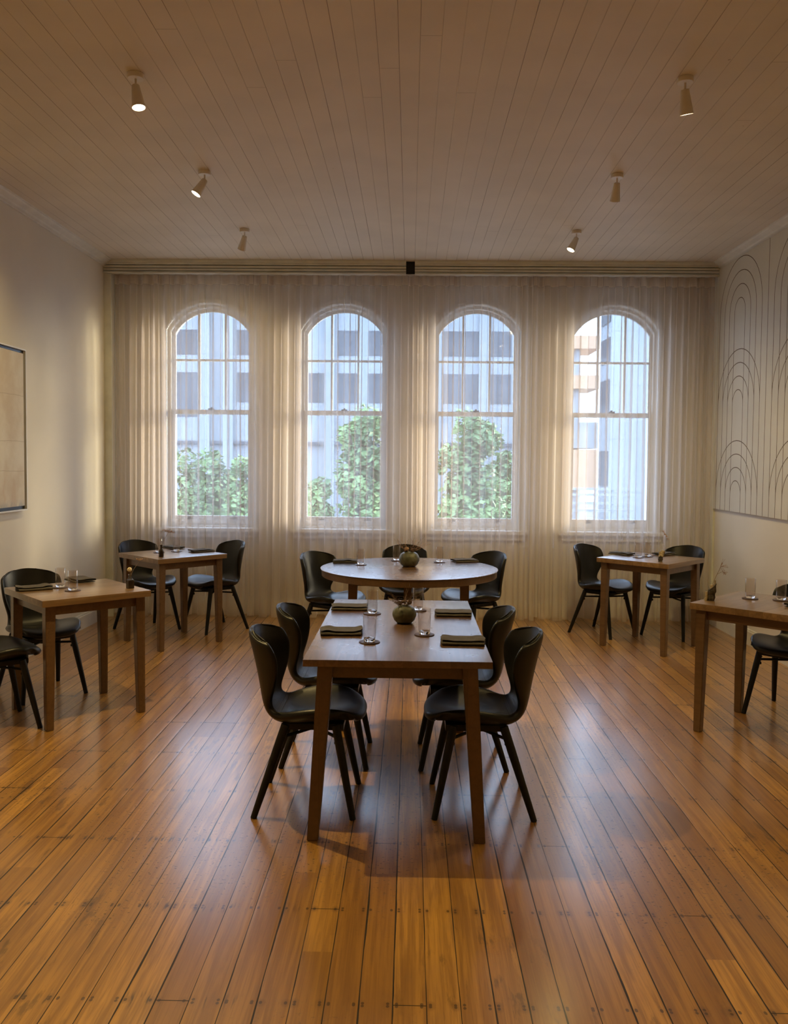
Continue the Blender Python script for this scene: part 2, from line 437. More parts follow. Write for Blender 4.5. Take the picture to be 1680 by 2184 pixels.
def window(i, cx):
    w = bpy.data.objects.new('window_%d' % (i+1), None); C.objects.link(w); w.location = (cx, YB, 0); struct(w, 'arched timber sash window behind sheer curtains')
    mp = lambda y0: (lambda u, v, t: (u, y0+t, v))
    # architrave around the opening
    o1 = arch_pts(0, .475, .80, 2.83, .305); h1 = arch_pts(0, .425, .86, 2.83, .26)
    obj('architrave', plate(o1, [h1], .022, mp(-.022)), MT['sash'], w, smooth=False)
    bm = bmesh.new()
    for (hw, rs) in ((.468, .298), (.436, .270)):
        tube(bm, [(x, -.026, z) for x, z in arch_pts(0, hw, .86, 2.83, rs)[2:]], .006, 6)
        tube(bm, [(-hw, -.026, .86), (-hw, -.026, 2.83)], .006, 6); tube(bm, [(hw, -.026, .86), (hw, -.026, 2.83)], .006, 6)
    obj('moulding', bm, MT['sash'], w)
    # outer frame
    obj('window_frame', plate(arch_pts(0, .425, .86, 2.83, .26), [arch_pts(0, .405, .885, 2.825, .238)], .16, mp(.05)), MT['sash'], w, smooth=False)
    # upper sash with two mullions and one glazing bar
    gx = [(-.375, -.143), (-.125, .125), (.143, .375)]; hs = []
    for a, b in gx:
        hs.append([(a, 2.045), (b, 2.045), (b, 2.536), (a, 2.536)])
        top = [(a, 2.556), (b, 2.556)]
        for k in range(9):
            x = b+(a-b)*k/8; top.append((x, arch_z(x, .375, 2.815, .215)))
        hs.append(top)
    obj('upper_sash', plate(arch_pts(0, .405, 2.0, 2.825, .238), hs, .04, mp(.12)), MT['sash'], w, smooth=False)
    obj('lower_sash', plate([(-.405, .885), (.405, .885), (.405, 2.045), (-.405, 2.045)], [[(-.372, .975), (.372, .975), (.372, 2.005), (-.372, 2.005)]], .04, mp(.075)), MT['sash'], w, smooth=False)
    obj('upper_pane', plate(arch_pts(0, .39, 2.03, 2.815, .225), [], .004, mp(.138)), MT['pane'], w, smooth=False)
    obj('lower_pane', plate([(-.38, .965), (.38, .965), (.38, 2.02), (-.38, 2.02)], [], .004, mp(.093)), MT['pane'], w, smooth=False)
    bm = bmesh.new(); box(bm, -.53, .53, -.07, .07, .825, .862, .006); box(bm, -.49, .49, -.03, -.001, .765, .825, .004)
    obj('window_sill', bm, MT['sash'], w)
    for s in (-.22, .24):
        bm = bmesh.new(); box(bm, s-.028, s+.028, .060, .074, .945, .953, .002); tube(bm, [(s, .066, .95), (s, .050, .958), (s, .042, .975)], .006, 6)
        obj('sash_lift', bm, MT['blackmetal'], w)
    bm = bmesh.new(); box(bm, -.03, .03, .06, .10, 2.046, 2.058, .002); lathe(bm, [(0, 2.058), (.012, 2.058), (.012, 2.07), (0, 2.072)], 10, c=(0, .08, 0))
    obj('sash_latch', bm, MT['blackmetal'], w)
for i, c in enumerate(WC): window(i, c)

# baseboards
def skirt(name, a, b, side):
    bm = bmesh.new()
    if side == 'x+': box(bm, XL, XL+.02, a, b, 0, .118, .002); box(bm, XL, XL+.012, a, b, .118, .135, .003)
    if side == 'x-': box(bm, XR-.02, XR, a, b, 0, .118, .002); box(bm, XR-.012, XR, a, b, .118, .135, .003)
    if side == 'y-': box(bm, a, b, YB-.02, YB, 0, .118, .002); box(bm, a, b, YB-.012, YB, .118, .135, .003)
    if side == 'y+': box(bm, a, b, YF, YF+.02, 0, .135, .003)
    struct(obj(name, bm, MT['trim'], smooth=False))
skirt('baseboard_left', YF, YB, 'x+'); skirt('baseboard_right', YF, YB, 'x-'); skirt('baseboard_back', XL+.02, XR-.02, 'y-'); skirt('baseboard_front', XL+.02, XR-.02, 'y+')

# cornices along the side walls
prof = [(0, -.062), (.012, -.062), (.014, -.052), (.030, -.046), (.036, -.034), (.055, -.026), (.072, -.018), (.078, -.008), (.090, -.006), (.090, 0)]
def cornice(name, x0, sgn):
    bm = bmesh.new(); rows = []
    for y in (YF, 8.17): rows.append([bm.verts.new((x0+sgn*p, y, CZ+q)) for p, q in prof])
    for k in range(len(prof)-1): bm.faces.new((rows[0][k], rows[0][k+1], rows[1][k+1], rows[1][k]))
    rows2 = [bm.verts.new((x0, y, CZ)) for y in (YF, 8.17)]
    bm.faces.new((rows[0][-1], rows2[0], rows2[1], rows[1][-1])); bm.faces.new((rows2[0], rows[0][0], rows[1][0], rows2[1]))
    bm.faces.new(rows[0]+[rows2[0]]); bm.faces.new(rows[1]+[rows2[1]])
    bmesh.ops.recalc_face_normals(bm, faces=bm.faces)
    struct(obj(name, bm, MT['trim'], smooth=False))
cornice('trim_1', XL, 1); cornice('trim_2', XR, -1)

# pelmet: two moulded lengths, the dark gap between them drawn as a dark block, with a curtain rail beneath
def pelmet(name, xa, xb):
    bm = bmesh.new(); box(bm, xa, xb, 8.185, 8.20, 3.322, CZ)
    for (d, z0, z1) in ((.060, CZ-.030, CZ), (.046, CZ-.046, CZ-.030), (.034, CZ-.074, CZ-.053), (.030, CZ-.100, CZ-.080), (.034, 3.338, CZ-.106), (.048, 3.322, 3.333)):
        box(bm, xa, xb, 8.187-d, 8.187, z0, z1, .003)
    return struct(obj(name, bm, MT['pelmet']))
pelmet('trim_3', XL, -.058); pelmet('trim_4', .026, XR)
bm = bmesh.new(); box(bm, -.058, .026, 8.185, 8.20, 3.335, CZ); struct(obj('trim_5', bm, MT['blackmetal'], smooth=False), 'dark block standing in for the gap between the two pelmet lengths')
bm = bmesh.new(); box(bm, XL, XL+.07, 8.165, 8.195, 0, 3.32, .002); struct(obj('trim_6', bm, MT['pelmet'], smooth=False), 'pale upright casing at the left end of the curtains')
bm = bmesh.new(); box(bm, XR-.018, XR, 8.165, 8.195, 0, 3.32, .002); struct(obj('trim_7', bm, MT['pelmet'], smooth=False), 'thin upright casing at the right end of the curtains')
rail = bmesh.new(); box(rail, XL+.07, XR-.02, 8.225, 8.265, 3.335, 3.355, .003)
for x in [XL+.12+k*.95 for k in range(7)]: box(rail, x-.012, x+.012, 8.235, 8.255, 3.35, CZ)
tag(obj('curtain_rail', rail, MT['trim']), 'long white ceiling rail the sheer curtains hang from', 'curtain rail')

# right wall panel with routed arches
bm = bmesh.new(); box(bm, XR-.022, XR-.001, 1.2, 8.155, 1.12, CZ-.062, .001)
sC, C0 = .1192, 7.617
XG = XR-.0225
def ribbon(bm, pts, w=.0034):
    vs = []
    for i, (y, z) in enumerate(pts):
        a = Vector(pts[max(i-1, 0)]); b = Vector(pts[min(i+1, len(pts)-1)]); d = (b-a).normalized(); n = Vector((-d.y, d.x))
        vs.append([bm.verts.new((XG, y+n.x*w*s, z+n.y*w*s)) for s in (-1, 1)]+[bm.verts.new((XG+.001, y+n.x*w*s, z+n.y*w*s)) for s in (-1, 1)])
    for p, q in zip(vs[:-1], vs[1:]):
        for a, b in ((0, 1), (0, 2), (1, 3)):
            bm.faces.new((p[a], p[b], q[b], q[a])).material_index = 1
tiers = (1.28, 2.09, 2.90)
for g in range(6):
    c = C0-g*10*sC
    for k in range(1, 5):
        for s in (-1, 1):
            y = c+s*k*sC
            if 1.22 < y < 8.14: ribbon(bm, [(y, 1.12), (y, tiers[2])])
        for tz in tiers:
            pts = [(c+k*sC*math.cos(a), tz+k*sC*math.sin(a)) for a in [PI*j/28 for j in range(29)]]
            pts = [(min(y, 8.14), z) for y, z in pts if z < CZ-.06]
            ribbon(bm, pts)
    y = c-5*sC
    if y > 1.22: ribbon(bm, [(y, 1.12), (y, CZ-.063)])
tag(obj('wall_panel', bm, None, smooth=False, mats=[MT['panel'], MT['groove']]), 'large pale wall panel routed with overlapping arches on the right wall', 'wall panel')

# painting on the left wall
def canvas_material():
    M = Mat('worn_canvas')
    n1 = M.noise(M.vec(M.x, M.y*3, M.z*3), 1.2, 5, .6); n2 = M.noise(M.vec(M.x, M.y*26, M.z*14), 1., 5, .7)
    n3 = M.noise(M.vec(M.x, M.y*9, M.z*2.4), 1.1, 4, .6, .6)
    c = M.mix(n1.ramp(.3, .7), (.60, .52, .42), (.72, .68, .60))
    low = M.z.ramp(-.15, .5, 1, 0)          # lower part carries rust and blue-grey scrapes
    c = M.mix(n3.ramp(.5, .66)*low*.55, c, (.52, .33, .20))
    base = M.z.ramp(.02, .10, 1, 0)
    c = M.mix(base*n2.ramp(.35, .6)*.8, c, (.30, .33, .38))
    c = M.mix(n2.ramp(.66, .72)*(low*.8+.08), c, (.10, .06, .045))
    for zz, yy in ((.86, .0), (.52, .0), (.30, .0)):
        wv = M.noise(M.vec(M.y*4, zz*10, 0), 1., 2)*.03
        c = M.mix((M.z-(zz)+wv-.015).abs().lt(.0022)*.5, c, (.36, .29, .22))
    M.set('Base Color', c).set('Roughness', .75); M.bump(n2+n1, .35, .003); return M.m
pt = thing('framed_painting', 'large worn cream abstract canvas in a thin frame on the left wall', 'painting', (XL, 5.4, 1.147))
bm = bmesh.new(); box(bm, .004, .038, -.966, .966, .036, 1.181); obj('canvas', bm, canvas_material(), pt, smooth=False)
bm = bmesh.new(); box(bm, .0, .026, -.99, .99, .01, 1.205); obj('backing', bm, MT['blackmetal'], pt, smooth=False)
bm = bmesh.new()
for a in ((-1.0, 1.0, 0, .010), (-1.0, 1.0, 1.205, 1.215), (-1.0, -.99, .01, 1.205), (.99, 1.0, .01, 1.205)): box(bm, .0, .045, *a, .001)
obj('frame', bm, MT['sash'], pt, smooth=False)

# ------------------------------------------------------------------ curtains
def curtain(xa, xb, label, seed, dense):
    rnd = random.Random(seed)
    n = max(3, int(round((xb-xa)/dense)))           # folds
    ph = [rnd.uniform(.75, 1.3) for _ in range(n)]; tot = sum(ph); amp = [rnd.uniform(.65, 1.25) for _ in range(n+1)]
    edges = [0]
    for p in ph: edges.append(edges[-1]+p/tot)
    drift = [rnd.uniform(-1, 1)*.16 for _ in range(n+1)]; drift[0] = drift[-1] = 0
    segs = 24; rows = 34; L = xb-xa
    zt, zb = 3.325, .008
    bm = bmesh.new(); grid = []
    for j in range(rows+1):
        t = j/rows; z = zt+(zb-zt)*t
        row = []
        for i in range(n):
            for k in range(segs+(1 if i == n-1 else 0)):
                u = k/segs
                e0 = edges[i]+drift[i]*t*L/n/L; e1 = edges[i+1]+drift[i+1]*t*L/n/L
                a = amp[i]*(1-u)+amp[i+1]*u
                wd = (e1-e0)*L
                th = 2*PI*u
                om = .175+.11*min(1, t*5)*a*(1.35 if (i*7+seed) % 3 == 0 else .85)                      # overlap of the fold
                x = xa+(e0*L)+wd*(u) - wd*om*math.sin(2*th)*.5*1
                ay = (.026+.020*min(1, t*4))*a
                y = 8.245+ay*math.sin(th)
                if t > .93:
                    q = (t-.93)/.07
                    y -= .075*q*q*(.55+.45*math.sin(i*2.3+seed)); x += .02*q*math.sin(i*1.7+seed)*0
                y += .003*math.sin(t*3+i*1.3)
                y = max(8.13 if t > .93 else 8.17, min(8.345, y))
                row.append(bm.verts.new((min(max(x, XL+.075), XR-.02), y, z+ (.012*math.sin(i*2.1+seed)+.012 if t == 1 else 0))))
        grid.append(row)
    for a, b in zip(grid[:-1], grid[1:]):
        for k in range(len(a)-1): bm.faces.new((a[k], a[k+1], b[k+1], b[k]))
    bmesh.ops.recalc_face_normals(bm, faces=bm.faces)
    o = tag(obj('sheer_curtain', bm, MT['sheer']), label, 'curtain', 'sheer curtains across the windows')
    for p in o.data.polygons: p.use_smooth = True
    if 'sharp_edge' in o.data.attributes: o.data.attributes.remove(o.data.attributes['sharp_edge'])
    hb = bmesh.new(); hr = []
    for j, z in enumerate((3.328, 3.27, 3.235)):
        row = []
        for i in range(n):
            for k in range(segs+(1 if i == n-1 else 0)):
                u = k/segs; a = amp[i]*(1-u)+amp[i+1]*u; wd = (edges[i+1]-edges[i])*L; th = 2*PI*u
                x = xa+edges[i]*L+wd*u-wd*.20*math.sin(2*th)*.5*.45
                row.append(hb.verts.new((min(max(x, XL+.075), XR-.02), 8.236+(.026+.004*j)*a*math.sin(th), z)))
        hr.append(row)
    for a, b in zip(hr[:-1], hr[1:]):
        for k in range(len(a)-1): hb.faces.new((a[k], a[k+1], b[k+1], b[k]))
    obj('header_tape', hb, MT['header'], o)
    return o
cx = [XL+.08, -2.0, -.649, .675, 2.018, XR-.03]
curtain(cx[0], cx[1]-.003, 'sheer curtain at the left wall, gathered beside the first window', 1, .105)
curtain(cx[1]+.003, cx[2]-.003, 'sheer curtain hanging between the first and second windows from the left', 2, .125)
curtain(cx[2]+.003, cx[3]-.003, 'sheer curtain hanging behind the round table, between the two middle windows', 3, .125)
curtain(cx[3]+.003, cx[4]-.003, 'sheer curtain hanging between the third and fourth windows from the left', 4, .125)
curtain(cx[4]+.003, cx[5], 'sheer curtain at the right wall, gathered beside the last window', 5, .105)

# ------------------------------------------------------------------ chair
def cr(keys, s):
    i = min(int(s), len(keys)-2); u = s-i
    p0, p1, p2, p3 = keys[max(i-1, 0)], keys[i], keys[i+1], keys[min(i+2, len(keys)-1)]
    return tuple(.5*((2*b)+(-a+c)*u+(2*a-5*b+4*c-d)*u*u+(-a+3*b-3*c+d)*u**3) for a, b, c, d in zip(p0, p1, p2, p3))
# forward g, height z, half width w, curl c (edges towards the sitter), setback of edge e, thickness th
KEYS = [(.240, .398, .120, .000, .030, .016), (.262, .414, .166, .000, .045, .030), (.250, .441, .196, .004, .045, .042), (.190, .452, .220, .024, .030, .046),
        (.110, .444, .230, .046, .012, .048), (.030, .432, .228, .054, .0, .048), (-.050, .424, .214, .046, .0, .046), (-.112, .428, .186, .028, .0, .044),
        (-.152, .455, .160, .018, .0, .040), (-.174, .500, .154, .034, .0, .036), (-.188, .560, .174, .064, .0, .034), (-.203, .625, .197, .092, .0, .032),
        (-.220, .690, .208, .110, .0, .030), (-.234, .736, .208, .108, .0, .028), (-.243, .768, .200, .096, .0, .026), (-.249, .790, .172, .066, .0, .022), (-.251, .800, .095, .018, .0, .014)]
def shell_point(s, t):
    g, z, w, c, e, th = cr(KEYS, s)
    g2, z2 = cr(KEYS, min(s+.05, len(KEYS)-1.001))[:2]; g1, z1 = cr(KEYS, max(s-.05, 0))[:2]
    tg = Vector((0, g2-g1, z2-z1)).normalized(); nrm = Vector((0, tg.z, -tg.y))   # towards sitter (up / forward)
    at_ = abs(t)
    wl = w*t*(1-.10*(at_**6))
    dd = nrm.lerp(Vector((0, 1, 0)), min(1, max(0, (s-8)/2)))
    p = Vector((wl, g, z)) + dd*(c*(at_**2.3))
    if s < 6: p.y -= e*(at_**3.5)
    if s > 10: p.z -= .016*(at_**2.4)*min(1, (s-10)/4)
    if s < 7:
        p.z -= .010*max(0, 1-at_*2.2)*min(1, max(0, s-2)/2)
    return p, nrm, th*(1-.25*at_**4)
def make_chair():
    t = thing('dining_chair', '', 'chair', (0, 0, 0), 0, 'black moulded dining chairs')
    bm = bmesh.new(); ns, nt_ = 34, 14; top = []; bot = []
    for i in range(ns+1):
        s = (len(KEYS)-1.0001)*i/ns; a = []; b = []
        for k in range(nt_+1):
            tt = -1+2*k/nt_
            p, n, th = shell_point(s, tt); a.append(bm.verts.new(p))
            # outward normal incl. lateral lean
            q, _, _ = shell_point(s, max(-1, min(1, tt+.02))); q2, _, _ = shell_point(s, max(-1, min(1, tt-.02)))
            tv = (q-q2).normalized(); ax = (q-q2)
            sp_, _, _ = shell_point(min(s+.03, len(KEYS)-1.001), tt); sm_, _, _ = shell_point(max(s-.03, 0), tt)
            nn = tv.cross((sp_-sm_).normalized())
            if nn.length < 1e-4 or nn.dot(n) < 0: nn = -nn if nn.length > 1e-4 else n
            nn = (nn.normalized()*.75+n*.25).normalized()
            b.append(bm.verts.new(p-nn*th))
        top.append(a); bot.append(b)
    for i in range(ns):
        for k in range(nt_):
            bm.faces.new((top[i][k], top[i][k+1], top[i+1][k+1], top[i+1][k]))
            bm.faces.new((bot[i][k], bot[i+1][k], bot[i+1][k+1], bot[i][k+1]))
        bm.faces.new((top[i][0], top[i+1][0], bot[i+1][0], bot[i][0])); bm.faces.new((top[i][-1], bot[i][-1], bot[i+1][-1], top[i+1][-1]))
    for k in range(nt_):
        bm.faces.new((top[0][k], bot[0][k], bot[0][k+1], top[0][k+1])); bm.faces.new((top[ns][k], top[ns][k+1], bot[ns][k+1], bot[ns][k]))
    bmesh.ops.recalc_face_normals(bm, faces=bm.faces)
    sh = obj('seat_shell', bm, MT['leather'], t)
    try:
        for p in sh.data.polygons: p.use_smooth = True
        if 'sharp_edge' in sh.data.attributes: sh.data.attributes.remove(sh.data.attributes['sharp_edge'])
    except Exception: pass
    md = sh.modifiers.new('sub', 'SUBSURF'); md.levels = 1; md.render_levels = 1
    sb = bmesh.new()
    for s in (7.05, 7.42):
        tube(sb, [shell_point(s, -.93+1.86*k/16)[0]+Vector((0, 0, .0008)) for k in range(17)], .0013, 5)
    obj('seam', sb, MT['blackwood'], sh)
    pb = bmesh.new(); box(pb, -.155, .155, -.10, .17, .372, .402, .008); obj('under_frame', pb, MT['blackmetal'], t)
    legs = {}
    for sx in (-1, 1):
        for sy in (-1, 1):
            a = Vector((sx*.150, (.135 if sy > 0 else -.085), .395)); b = Vector((sx*.205, sy*.215, 0)); legs[sx, sy] = (a, b)
            lb = bmesh.new(); tube(lb, [a, a.lerp(b, .25), b], [.019, .019, .0135], 14)
            q = a.lerp(b, .20); d = (Vector((0, 0, q.z))-q).normalized()
            tube(lb, [q+d*.012, q+d*.026], .009, 8); q = a.lerp(b, .10); tube(lb, [q+d*.012, q+d*.022], .006, 8)
            obj('leg', lb, MT['blackwood'], t)
    for sx in (-1, 1):
        p = legs[sx, 1]; q = legs[-sx, -1]; rb = bmesh.new()
        za, zb_ = p[0].lerp(p[1], .14), q[0].lerp(q[1], .14)
        mid = (za+zb_)/2+Vector((0, 0, .004*sx))
        tube(rb, [za, mid, zb_], .0075, 8); obj('stretcher', rb, MT['blackwood'], t)
    return t

# ------------------------------------------------------------------ tables
def leg_bm(top, bot, wt, wb, bev=.003, z1=None):
    """tapered square leg from (x,y,z) top to bottom, rotated 0"""
    bm = bmesh.new(); vs = []
    for (c, w) in ((bot, wb), (top, wt)):
        vs.append([bm.verts.new((c[0]+sx*w/2, c[1]+sy*w/2, c[2])) for sx, sy in ((-1, -1), (1, -1), (1, 1), (-1, 1))])
    for k in range(4): bm.faces.new((vs[0][k], vs[0][(k+1) % 4], vs[1][(k+1) % 4], vs[1][k]))
    bm.faces.new(vs[0][::-1]); bm.faces.new(vs[1])
    bmesh.ops.bevel(bm, geom=list(bm.edges), offset=bev, segments=2, affect='EDGES')
    return bm
def small_table(label, x, y, rz):
    t = thing('square_table', label, 'table', (x, y, 0), rz, 'small square wooden tables')
    h = .3235
    bm = bmesh.new(); box(bm, -h, h, -h, h, .712, .75, .003); obj('tabletop', bm, MT['smalltop'], t)
    a = .262
    for (x0, x1, y0, y1) in ((-a, a, -a-.014, -a+.006), (-a, a, a-.006, a+.014), (-a-.014, -a+.006, -a, a), (a-.006, a+.014, -a, a)):
        bm = bmesh.new(); box(bm, x0, x1, y0, y1, .655, .713, .001); obj('apron', bm, MT['smallleg'], t)
    for sx in (-1, 1):
        for sy in (-1, 1):
            obj('leg', leg_bm((sx*.268, sy*.268, .713), (sx*.276, sy*.276, 0), .058, .042), MT['smallleg'], t)
    return t
def near_table():
    x0, x1, y0, y1 = -.4225, .3379, 3.3521, 4.8358
    cx_, cy_ = (x0+x1)/2, (y0+y1)/2; w, d = (x1-x0)/2, (y1-y0)/2
    t = thing('rectangular_table', 'long rectangular wooden table with splayed legs in the middle of the room', 'table', (cx_, cy_, 0), 0)
    bm = bmesh.new(); box(bm, -w, w, -d, d, .722, .75, .002); obj('tabletop', bm, MT['tabletop'], t)
    bm = bmesh.new(); box(bm, -.27, .27, -d+.045, -d+.07, .668, .722, .001); obj('apron', bm, MT['tableleg'], t)
    bm = bmesh.new(); box(bm, -.27, .27, d-.07, d-.045, .668, .722, .001); obj('apron', bm, MT['tableleg'], t)
    for s in (-1, 1):
        bm = bmesh.new(); box(bm, s*.30-.012, s*.30+.012, -d+.07, d-.07, .668, .722, .001); obj('apron', bm, MT['tableleg'], t)
    for sx in (-1, 1):
        for sy in (-1, 1):
            obj('leg', leg_bm((sx*.292, sy*(d-.055), .722), (sx*.340, sy*(d-.042), 0), .062, .046), MT['tableleg'], t)
def round_table():
    t = thing('round_table', 'round wooden table in front of the curtains', 'table', (0, 6.311, 0), 0)
    R = .662
    bm = bmesh.new(); lathe(bm, [(0, .745), (R-.004, .745), (R, .7478), (R-.001, .75), (R-.006, .7512), (0, .7512)], 96)
    obj('tabletop', bm, MT['roundtop'], t)
    bm = bmesh.new(); lathe(bm, [(0, .695), (R-.014, .695), (R-.010, .699), (R-.008, .744), (0, .744)], 96); obj('rim', bm, MT['tableleg'], t)
    for (x, y) in ((-.405, -.20), (.40, -.20), (-.01, .44)):
        obj('leg', leg_bm((x, y, .70), (x*1.03, y*1.03, 0), .066, .052), MT['tableleg'], t)
    bm = bmesh.new(); box(bm, -.40, .40, -.215, -.185, .64, .695, .001); obj('apron', bm, MT['tableleg'], t)
    bm = bmesh.new(); box(bm, -.025, .005, -.2, .44, .64, .695, .001); obj('apron', bm, MT['tableleg'], t)
near_table(); round_table()
TL = small_table('small square table at the left wall, nearest the camera on that side', -2.022, 5.10, .751)
small_table('small square table in the far left corner by the curtains', -1.998, 7.096, .810)
small_table('small square table in the far right corner by the curtains', 2.039, 7.1665, .812)
small_table('small square table cut off by the right edge of the view', 2.075, 4.885, .80)

CHAIRS = [  # x, y, forward angle in degrees, label
 (-.447, 3.79, 0, 'black chair on the left side of the long table, nearest the camera'),
 (-.420, 4.385, 0, 'black chair on the left side of the long table, farther from the camera'),
 (.335, 3.805, 180, 'black chair on the right side of the long table, nearest the camera'),
 (.283, 4.380, 180, 'black chair on the right side of the long table, farther from the camera'),
 (-2.417, 5.48, -43.8, 'black chair between the left wall and the near left table, back to the painting'),
 (-2.40, 4.77, 40, 'black chair cut off by the left edge, in front of the near left table'),
 (-2.375, 7.59, -42, 'black chair at the far left table, on its left side in the corner'),
 (-1.767, 7.66, 223.8, 'black chair at the far left table, on its right side by the curtain'),
 (1.760, 7.690, -44.4, 'black chair at the far right table, on its left side by the curtain'),
 (2.40, 7.64, 224, 'black chair at the far right table, on its right side in the corner'),
 (2.385, 5.240, 223.5, 'black chair cut off by the right edge, behind the near right table'),
 (-.62, 6.80, -38, 'black chair at the left of the round table'),
 (.54, 6.97, 218, 'black chair at the right of the round table'),
 (-.04, 7.36, 270, 'black chair behind the round table, its back to the curtain'),
]
proto = make_chair()
for i, (x, y, a, lb) in enumerate(CHAIRS):
    rz = math.radians(a-90)
    if i == 0: proto.location = (x, y, 0); proto.rotation_euler = (0, 0, rz); proto['label'] = lb
    else: dup(proto, (x, y, 0), rz, lb)

# ------------------------------------------------------------------ table settings
TOP = .75
def coaster_bm():
    bm = bmesh.new(); lathe(bm, [(0, 0), (.045, 0), (.046, .001), (.046, .003), (.045, .004), (0, .004)], 40); return bm
def glass_bm():
    bm = bmesh.new(); H = .118
    lathe(bm, [(.0262, .0152), (.0278, .022), (.0288, .05), (.0292, H-.001), (.0286, H), (.0280, H-.001), (.0277, .05), (.0266, .024), (.0250, .0156)], 40, mi=0)
    lathe(bm, [(0, .0), (.020, .0), (.0235, .0015), (.0254, .006), (.0262, .015), (.0245, .0152), (.016, .0128), (0, .0118)], 40, mi=1)
    return bm
gl_proto = co_proto = None
def glass(x, y, gl, cl, z=TOP, grp='glass tumblers'):
    global gl_proto, co_proto
    if co_proto is None:
        c = obj('coaster', coaster_bm(), MT['coaster']); co_proto = c
        g = obj('glass_tumbler', glass_bm(), None, mats=[MT['thinglass'], MT['glass']]); gl_proto = g
        for p in g.data.polygons: p.use_smooth = True
    else:
        c = co_proto.copy(); C.objects.link(c); g = gl_proto.copy(); C.objects.link(g)
    c.location = (x, y, z+.0004); g.location = (x, y, z+.0048)
    tag(c, cl, 'coaster', 'round leather coasters'); tag(g, gl, 'glass', grp)
GL = [
 (-.171, 3.690, 'on the long table, front left setting', TOP),
 (-.190, 4.385, 'on the long table, rear left setting', TOP),
 (.073, 3.865, 'on the long table, front right setting', TOP),
 (.050, 4.500, 'on the long table, rear right setting behind the green vase', TOP),
 (-.371, 6.440, 'on the round table beside the left napkin', TOP+.0012),
 (-.101, 6.740, 'on the round table just left of the green vase', TOP+.0012),
 (.239, 6.665, 'on the round table beside the right napkin', TOP+.0012),
 (-2.141, 5.135, 'on the near left table, the one farther from the camera', TOP),
 (-2.018, 5.020, 'on the near left table, the one nearer the camera', TOP),
 (-2.124, 7.120, 'on the far left table, the one behind the dark bottle', TOP),
 (-2.001, 7.220, 'on the far left table, the one nearer the window centre', TOP),
 (1.933, 7.160, 'on the far right table, the left of the pair', TOP),
 (2.035, 7.245, 'on the far right table, the right of the pair', TOP),
 (2.025, 5.035, 'on the near right table, nearer the bark vase', TOP),
 (2.185, 4.985, 'on the near right table, at the edge of the view', TOP)]
for x, y, w, z in GL: glass(x, y, 'clear glass tumbler '+w, 'brown coaster under the tumbler '+w.replace(', rear right setting behind the green vase', ' behind the green vase').replace(', the one', ','), z)

def napkin_bm(L, D, seed):
    """napkin folded in thirds lengthwise: three wavy layers joined by rounded folds, one continuous cloth"""
    rnd = random.Random(seed); a, b, c_ = (rnd.uniform(0, 6) for _ in range(3))
    # cross-section in (y,z) of a folded strip with thickness
    path = []
    n = 10; r = .0042
    for k in range(n+1): path.append((D/2-D*k/n, .0030))
    for k in range(1, 7): an = PI*k/7; path.append((-D/2-r*math.sin(an)*1.5, .0030+r*(1-math.cos(an))))
    for k in range(n+1): path.append((-D/2+D*k/n*.97, .0030+2*r))
    for k in range(1, 7): an = PI*k/7; path.append((D/2*.97+r*math.sin(an)*1.5, .0030+2*r+r*(1-math.cos(an))))
    for k in range(n+1): path.append((D/2*.97-D*k/n*.93, .0030+4*r))
    m_ = len(path); nx = 26
    bm = bmesh.new(); T = .0024; up_, dn = [], []
    for i in range(nx+1):
        u = i/nx; x = -L/2+L*u; A, B = [], []
        for j, (y, z) in enumerate(path):
            y2, z2 = path[min(j+1, m_-1)]; y1, z1 = path[max(j-1, 0)]
            d = Vector((y2-y1, z2-z1)); d.normalize(); nn = Vector((-d.y, d.x))
            lay = z/(4*r+.003)
            wob = (.0032*math.sin(u*7+a)+.0022*math.sin(u*15+b))*lay*(.6+.4*math.sin(y*60+c_))
            wx = .004*math.sin(y*50+a)*(1 if u > .5 else -1)*abs(2*u-1)**3
            wy = .0022*math.sin(u*9+b)*lay
            zz = z+max(-.001, wob)
            A.append(bm.verts.new((x+wx, y+wy+nn.x*T/2, max(.0003, zz+nn.y*T/2)))); B.append(bm.verts.new((x+wx, y+wy-nn.x*T/2, max(.0003, zz-nn.y*T/2))))
        up_.append(A); dn.append(B)
    for i in range(nx):
        for j in range(m_-1):
            bm.faces.new((up_[i][j], up_[i][j+1], up_[i+1][j+1], up_[i+1][j])); bm.faces.new((dn[i][j], dn[i+1][j], dn[i+1][j+1], dn[i][j+1]))
        for j in (0, m_-1): bm.faces.new((up_[i][j], up_[i+1][j], dn[i+1][j], dn[i][j]))
    for i in (0, nx):
        for j in range(m_-1): bm.faces.new((up_[i][j], up_[i][j+1], dn[i][j+1], dn[i][j]))
    bmesh.ops.recalc_face_normals(bm, faces=bm.faces)
    return bm
def napkin(x, y, rz, L, D, label, seed, z=TOP):
    o = obj('folded_napkin', napkin_bm(L, D, seed), MT['napkin'], loc=(x, y, z+.0005)); o.rotation_euler = (0, 0, math.radians(rz))
    tag(o, label, 'napkin', 'folded brown napkins')
napkin(-.310, 3.875, 3, .190, .115, 'folded brown napkin on the long table, front left place', 1)
napkin(-.318, 4.520, 3, .190, .115, 'folded brown napkin on the long table, rear left place', 2)
napkin(.232, 4.382, 0, .186, .115, 'folded brown napkin on the long table, rear right place', 3)
napkin(.240, 3.705, -2, .190, .118, 'folded brown napkin on the long table, front right place', 4)
napkin(-.500, 6.590, 4, .185, .120, 'folded brown napkin at the left of the round table', 5, TOP+.0012)
napkin(.440, 6.720, 18, .185, .120, 'folded brown napkin at the right of the round table', 6, TOP+.0012)
napkin(-2.270, 5.058, 35, .200, .120, 'folded brown napkin on the near left table, at the front edge', 7)
